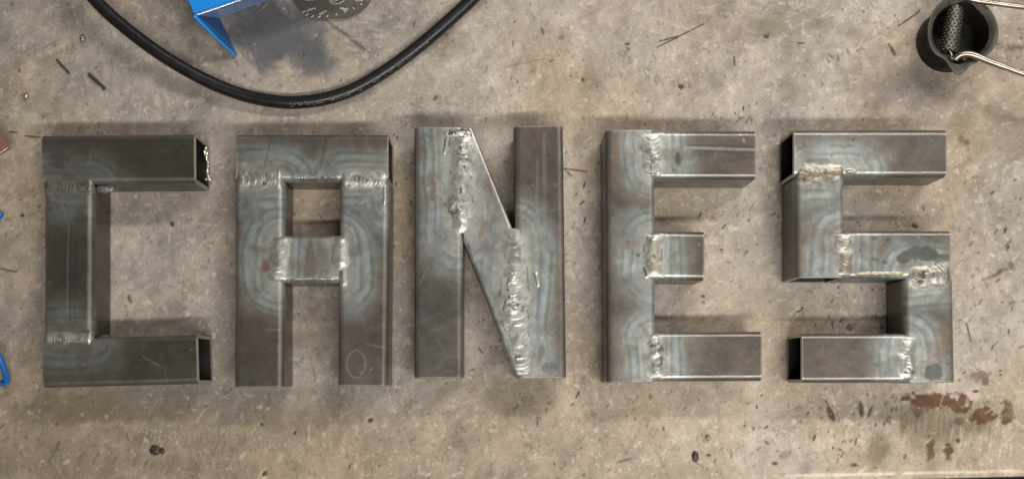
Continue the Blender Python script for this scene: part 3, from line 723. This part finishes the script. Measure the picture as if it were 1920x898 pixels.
fr = plate('front_panel', [P(367, 28, 86), D0+Vector((-14, -6, 0)), D0+e2*290, A1+Vector((0, 3, -5))], 4, M_bluefront, shell)
plate('side_panel', [A0+Vector((1, 4, -4)), B0+Vector((1, 0, -4)), B0+Vector((16, 20, -84)), D0+Vector((-16, 4, 0))], 4, M_blue, shell)
tip = P(443, 104.5, 4)
fin = plate('fin', [A0+Vector((1.5, -3, -1)), tip, D0+Vector((2, -4, 0))], 4.5, M_bluefin, shell)
ed = catmull([A0+Vector((-1, -3, -1)), (A0*.66+tip*.34)+Vector((-2.5, -2.5, 1)), (A0*.33+tip*.67)+Vector((-2.5, -2, 1)), tip+Vector((0, -1, 0))], 8)
Ve, Fe, _ = tube_along(ed, [3.6-2.2*i/24 for i in range(len(ed))], 10)
child(mesh_obj('fin_rim', Ve, Fe, M_blue), shell)

# ------------------------------------------------------------------ dark dial plate with white marks
dial = empty('dial_plate', P(632, -50, 0)); tag(dial, 'dark round-cornered dial plate with white tick marks at the top edge', 'dial')
n = 72; ang = 0; V = []
prof = ((0, 1.0), (5, 1.0), (6.2, .988))
for zz, kk in prof:
    for i in range(n):
        a = 2*math.pi*i/n; c_, s_ = math.cos(a), math.sin(a)
        ex = 2/2.5; x = 84*kk*math.copysign(abs(c_)**ex, c_); y = 86*kk*math.copysign(abs(s_)**ex, s_)
        xr = 622+x*math.cos(ang)+y*math.sin(ang); yr = -50-x*math.sin(ang)+y*math.cos(ang)
        V.append(tuple(P(xr, yr, zz)))
Fd = [tuple(f) for f in grid_faces(3, n, True)]; Fd.append(tuple(range(2*n, 3*n)))
child(mesh_obj('plate', V, Fd, M_dial, sharp=40), dial)
def stroke(name, p0, p1, w, parent, z=6.2):
    p0 = P(*p0, z); p1 = P(*p1, z); t = (p1-p0).normalized(); s = Vector((-t.y, t.x, 0))*w/2
    V = [p0-s, p1-s, p1+s, p0+s]; V = [tuple(v) for v in V]+[tuple(v+Vector((0, 0, .5))) for v in V]
    Fs = [(4, 5, 6, 7), (0, 1, 5, 4), (1, 2, 6, 5), (2, 3, 7, 6), (3, 0, 4, 7)]
    return child(mesh_obj(name, V, Fs, M_white, smooth=False), parent)
for (x0, y0, x1, y1) in ((566, 24, 573, 22), (572.5, 30, 578.5, 27), (583, 33, 588.5, 30), (596, 34, 601.5, 31), (612.5, 33, 615.5, 29.5), (630.5, 30, 631, 26),
                         (661.5, 15, 664.5, 17.5), (675.5, 8, 679.5, 9.5), (686, 0, 691, .5), (645.5, 22.5, 649, 23.5)):
    stroke('tick_mark', (x0, y0), (x1, y1), 1.8, dial)
def glyphs(x, y, ang, nchar, size, parent, seed):
    """worn lettering that cannot be read in the photograph: small blurred strokes"""
    g = np.random.default_rng(seed); PV, PF = [], []
    c_, s_ = math.cos(ang), math.sin(ang)
    for i in range(nchar):
        for k in range(2+i % 2):
            lx, ly = i*size*.72+g.uniform(-.8, .8), g.uniform(-.42, .42)*size
            if k % 2: l, w_ = size*.32, .75
            else: l, w_ = .75, size*.36
            b0 = len(PV)
            for zz in (6.2, 6.7):
                for (ex, ey) in ((-l, -w_), (l, -w_), (l, w_), (-l, w_)):
                    qx, qy = lx+ex*.9, ly*.5+ey*.9
                    PV.append(tuple(P(x+qx*c_-qy*s_, y+qx*s_+qy*c_, zz+.02*k)))
            PF += [(b0+4, b0+7, b0+6, b0+5), (b0, b0+1, b0+5, b0+4), (b0+1, b0+2, b0+6, b0+5), (b0+2, b0+3, b0+7, b0+6), (b0+3, b0, b0+4, b0+7)]
    return child(mesh_obj('worn_lettering', PV, PF, M_white, smooth=False), parent)
glyphs(576.5, 20, -.27, 5, 5.0, dial, 1); glyphs(600, 28, -.55, 4, 5.6, dial, 2); glyphs(639, 16.5, .12, 4, 5.6, dial, 3); glyphs(645, 20, -.2, 2, 4.6, dial, 6)
glyphs(573, 1, -.1, 5, 4.6, dial, 4); glyphs(667, 1, .05, 4, 5.2, dial, 5)
for (rx, ry, cx_, cy_, z_) in ((15, 9, 633, -1.5, 6.3), (8, 5, 627, -2, 6.3)):
    ring = [P(cx_+rx*math.cos(a)*math.cos(-.25)-ry*math.sin(a)*math.sin(-.25), cy_+rx*math.cos(a)*math.sin(-.25)+ry*math.sin(a)*math.cos(-.25), z_) for a in np.linspace(0, 2*math.pi, 40)]
    Vr, Fr, _ = tube_along(ring, .75, 6); child(mesh_obj('emblem_ring', Vr, Fr, M_white), dial)

# ------------------------------------------------------------------ flint striker (cup lighter)
stk = empty('flint_striker', P(1774, 80, 0)); tag(stk, 'dark cup flint striker with knurled file and wire handle, top right corner', 'flint striker')
cz = P(1804, 58, 62); n = 96; V = []
prof = [(0, 0, 57, 0), (0, .6, 59, 0), (0, 3, 60, 0), (0, 28, 60, 0), (0, 44, 60.5, .1), (0, 54, 63, .6), (0, 59, 66.0, 1), (0, 61.5, 67.5, 1), (0, 62.6, 67.4, 1), (0, 62.8, 65.5, 1), (0, 60, 60, .85), (0, 55, 54.5, .45), (0, 48, 52.5, .1), (0, 20, 52, 0), (0, 5, 51.5, 0), (0, 4, 40, 0), (0, 4, 2, 0)]
for (_, zz, rr, sp) in prof:
    for i in range(n):
        a = 2*math.pi*i/n            # picture angle, 0 = right, pi/2 = down
        d1 = (a-math.radians(95)+math.pi) % (2*math.pi)-math.pi; d2 = (a-math.radians(285)+math.pi) % (2*math.pi)-math.pi
        b = 17*math.exp(-(d1/.23)**2)-4.5*math.exp(-((d1-.62)/.25)**2)*0-5*math.exp(-((d1-.50)/.22)**2) + 15*math.exp(-(d2/.24)**2)
        w_ = 1.2*math.sin(3*a+1)
        r_ = rr+(b+w_)*sp
        V.append((cz.x+r_*math.cos(a), cz.y-r_*math.sin(a), zz+sp*1.5*math.sin(2*a+.6)))
fa = grid_faces(len(prof), n, True)[:, ::-1]; ring = fa.min(1)//n
lip = (ring >= 7) & (ring <= 10)
Fk = [tuple(f) for f in fa[~lip]]; Fk.append(tuple(range(n)))
cup = child(mesh_obj('cup', V, Fk, M_cup, sharp=60), stk)
child(mesh_obj('rolled_lip', V, [tuple(f) for f in fa[lip]], M_lip), stk)
# knurled file lying across the cup
p0, p1 = P(1793, 10, 44), P(1778, 101, 50); t = (p1-p0); Lf = t.length; t.normalize(); s = t.cross(Vector((0, 0, 1))).normalized(); u = s.cross(t)
nu, nv = 150, 176; V = []
for i in range(nu):
    x = Lf*i/(nu-1); e_ = min(1, min(x, Lf-x)/5+.25); tp = .86+.14*x/Lf
    for j in range(nv):
        a = 2*math.pi*j/nv
        kn = max(0, math.sin(x*.95))*max(0, math.sin(a*14+(math.pi if int(x*.95/(2*math.pi)) % 2 else 0)))
        rr = (16.8+2.6*kn)*tp*e_**.5
        V.append(tuple(p0+t*x+s*math.cos(a)*rr+u*math.sin(a)*rr*.62))
Fk = [tuple(f) for f in grid_faces(nu, nv, True)]+[tuple(range(nv))[::-1], tuple(range((nu-1)*nv, nu*nv))]
child(mesh_obj('file', V, Fk, M_file, sharp=70), stk)
hw = catmull([P(1790, -22, 50), P(1806, -8, 60), P(1824, 0.5, 66), P(1870, 7.5, 68), P(1925, 14.5, 70), P(2080, 32, 70), P(2160, 60, 70), P(2175, 100, 70), P(2150, 140, 70), P(2080, 170, 70),
              P(1960, 153, 70), P(1920, 139.5, 70), P(1885, 127, 70), P(1855, 116, 69), P(1832, 106.5, 67), P(1815, 102, 64), P(1800, 104, 60), P(1790, 112, 54)], 8)
rad = [5.0]*len(hw)
for i in range(len(hw)):
    if i > len(hw)-42: rad[i] = 5.8
    if i > len(hw)-26: rad[i] = 6.6
Vh, Fh, _ = tube_along(hw, rad, 16)
child(mesh_obj('handle_wire', Vh, Fh, M_wire), stk)
fs = catmull([P(1798, 116, 40), P(1798, 116, 50), P(1798, 116, 60)], 3)
V = []; rr_ = (6.2, 6.4, 6.2, 5.2); zz_ = (38, 55, 61, 62.5); nn = 18
for r_, z_ in zip(rr_, zz_):
    for i in range(nn): V.append((fs[0].x+r_*math.cos(2*math.pi*i/nn), fs[0].y+r_*math.sin(2*math.pi*i/nn), z_))
Fk = [tuple(f) for f in grid_faces(4, nn, True)]+[tuple(range(3*nn, 4*nn))]
child(mesh_obj('flint_stud', V, Fk, M_file, sharp=50), stk)
sp = catmull([P(1780, 96, 58), P(1784, 103, 60), P(1784, 109, 60), P(1789, 112, 58)], 6)
Vs, Fs, _ = tube_along(sp, 1.6, 10); child(mesh_obj('retaining_clip', Vs, Fs, M_wire), stk)

# ------------------------------------------------------------------ things at the left edge
bar = empty('rusty_bar', P(-30, 270, 0)); tag(bar, 'corner of a rusty brown steel bar at the left edge beside letter C', 'steel bar')
a = P(16, 277, 44); d1 = (P(0, 254, 44)-a).normalized(); d2 = (P(0, 287, 44)-a).normalized()
q = [a, a+d1*120, a+d1*120+d2*200, a+d2*200]
def slab(name, q, z0, z1, bev, mat):
    cq = sum(q, Vector())/4
    ins = [p+(cq-p).normalized()*bev for p in q]
    V = [(p.x, p.y, z0) for p in q]+[(p.x, p.y, z1-bev) for p in q]+[(p.x, p.y, z1) for p in ins]
    Fb = [(8, 9, 10, 11), (3, 2, 1, 0)]+[(i, (i+1) % 4, 4+(i+1) % 4, 4+i) for i in range(4)]+[(4+i, 4+(i+1) % 4, 8+(i+1) % 4, 8+i) for i in range(4)]
    if (q[1]-q[0]).cross(q[3]-q[0]).z < 0: Fb = [f[::-1] for f in Fb]
    return child(mesh_obj(name, V, Fb, mat, smooth=False), bar)
slab('flange', q, 36, 44, 1.5, M_rusty)
slab('shade_web', [p+d1*28*(1 if k in (0, 3) else -1)+d2*28*(1 if k in (0, 1) else -1) for k, p in enumerate(q)], 0, 35.5, 1, M_slag)  # dark web set back, invented so shade falls under the flange
rb = [q[0]+Vector((-.5, .2, -.6))+d2*x for x in (0, 30, 60, 90, 120, 160, 198)]
Vr, Fr, _ = tube_along(rb, [.9, 1.5, 1.3, 1.6, 1.2, 1.5, 1.3], 8); child(mesh_obj('bright_cut_edge', Vr, Fr, M_bright), bar)
hose = empty('blue_tube', P(8, 716, 0)); tag(hose, 'thin blue plastic tube with open end at the left edge beside letter C', 'plastic tube')
hp = catmull([P(2, 398, 6), P(-6, 410, 8), P(-60, 470, 20), P(-80, 560, 40), P(-40, 630, 46), P(-8, 660, 38), P(4, 682, 28), P(10.5, 702, 17), P(13, 717, 8)], 10)
Vh, Fh, fr_ = tube_along(hp, 6.2, 16, hollow=1)
Vi, Fi, _ = tube_along(hp, 3.9, 16, hollow=1)
k0 = len(Vh); nH = len(hp)
Fall = Fh+[tuple(k0+i for i in f[::-1]) for f in Fi]
for b_ in (0, (nH-1)*16):
    for i in range(16): Fall.append((b_+i, b_+(i+1) % 16, k0+b_+(i+1) % 16, k0+b_+i))
child(mesh_obj('tube_wall', Vh+Vi, Fall, M_bluehose, sharp=60), hose)
Vq, Fq, _ = tube_along(catmull([P(-14, 716, 5), P(0, 719, 5), P(9, 719, 4.5)], 6), 4.2, 12); child(mesh_obj('tube_stub', Vq, Fq, M_bluehose), hose)

# ------------------------------------------------------------------ loose bits on the bench
def bit(name, x, y, z, rx, ry, rz, seed, mat, label, cat, group, amp=.3):
    o = blob(name, x, y, z, rx, ry, rz, seed, mat, None, amp)
    o.data.materials[0] = mat
    return tag(o, label, cat, group)
GB = 'loose weld spatter and slag on the bench'
bit('spatter_bead', 155, 73, 4.5, 5.5, 6.5, 5, 901, M_spatter, 'shiny round spatter bead near the left end of the black cable', 'spatter bead', GB)
bit('spatter_bead', 48.5, 181, 4.5, 5.6, 5.2, 5, 902, M_spatter, 'round spatter bead alone at far left above letter C', 'spatter bead', GB, .15)
bit('spatter_bead', 1328, 820.5, 4.5, 5.2, 5.2, 5, 903, M_spatter, 'pale round spatter bead below letter E', 'spatter bead', GB, .15)
bit('slag_lump', 291, 843, 3, 10.5, 9.5, 4.5, 904, M_slag, 'large dark slag lump below letter C near the bottom edge', 'slag', GB, .3)
bit('slag_lump', 304, 845, 2, 4.5, 6, 3.5, 905, M_slag, 'small dark slag crumb touching the large lump below letter C', 'slag', GB, .4)
bit('slag_lump', 1304, 855, 3, 6.5, 10.5, 4, 906, M_slag, 'oval dark slag lump below letter E near the bottom edge', 'slag', GB, .2)
def sliver(x0, y0, x1, y1, w, z, label, seed):
    p0, p1 = P(x0, y0, z), P(x1, y1, z*.6); t = (p1-p0); L_ = t.length; t.normalize(); s_ = Vector((-t.y, t.x, 0)); V = []
    g = np.random.default_rng(seed); N_ = 14
    for i in range(N_):
        c_ = p0+t*L_*i/(N_-1)+s_*g.uniform(-.5, .5); ww = w/2*g.uniform(.75, 1.1)*(1 if 0 < i < N_-1 else .7); h_ = 1.5
        for (aa, bb) in ((-ww, -h_), (ww, -h_), (ww, h_), (ww*.1, h_+1.0), (-ww, h_)): V.append(tuple(c_+s_*aa+Vector((0, 0, bb))))
    Fs = [tuple(f) for f in grid_faces(N_, 5, True)]+[(4, 3, 2, 1, 0), tuple(range(5*N_-5, 5*N_))]
    return tag(mesh_obj('metal_sliver', V, Fs, M_slag, smooth=False), label, 'metal sliver', 'metal slivers near the cable')
sliver(166, 139, 197, 167, 6.5, 3, 'short dark flat metal sliver below the cable, above letter C', 5)
sliver(106, 112, 130, 138, 4.0, 2.4, 'thin brown metal sliver, left of the darker one', 6)
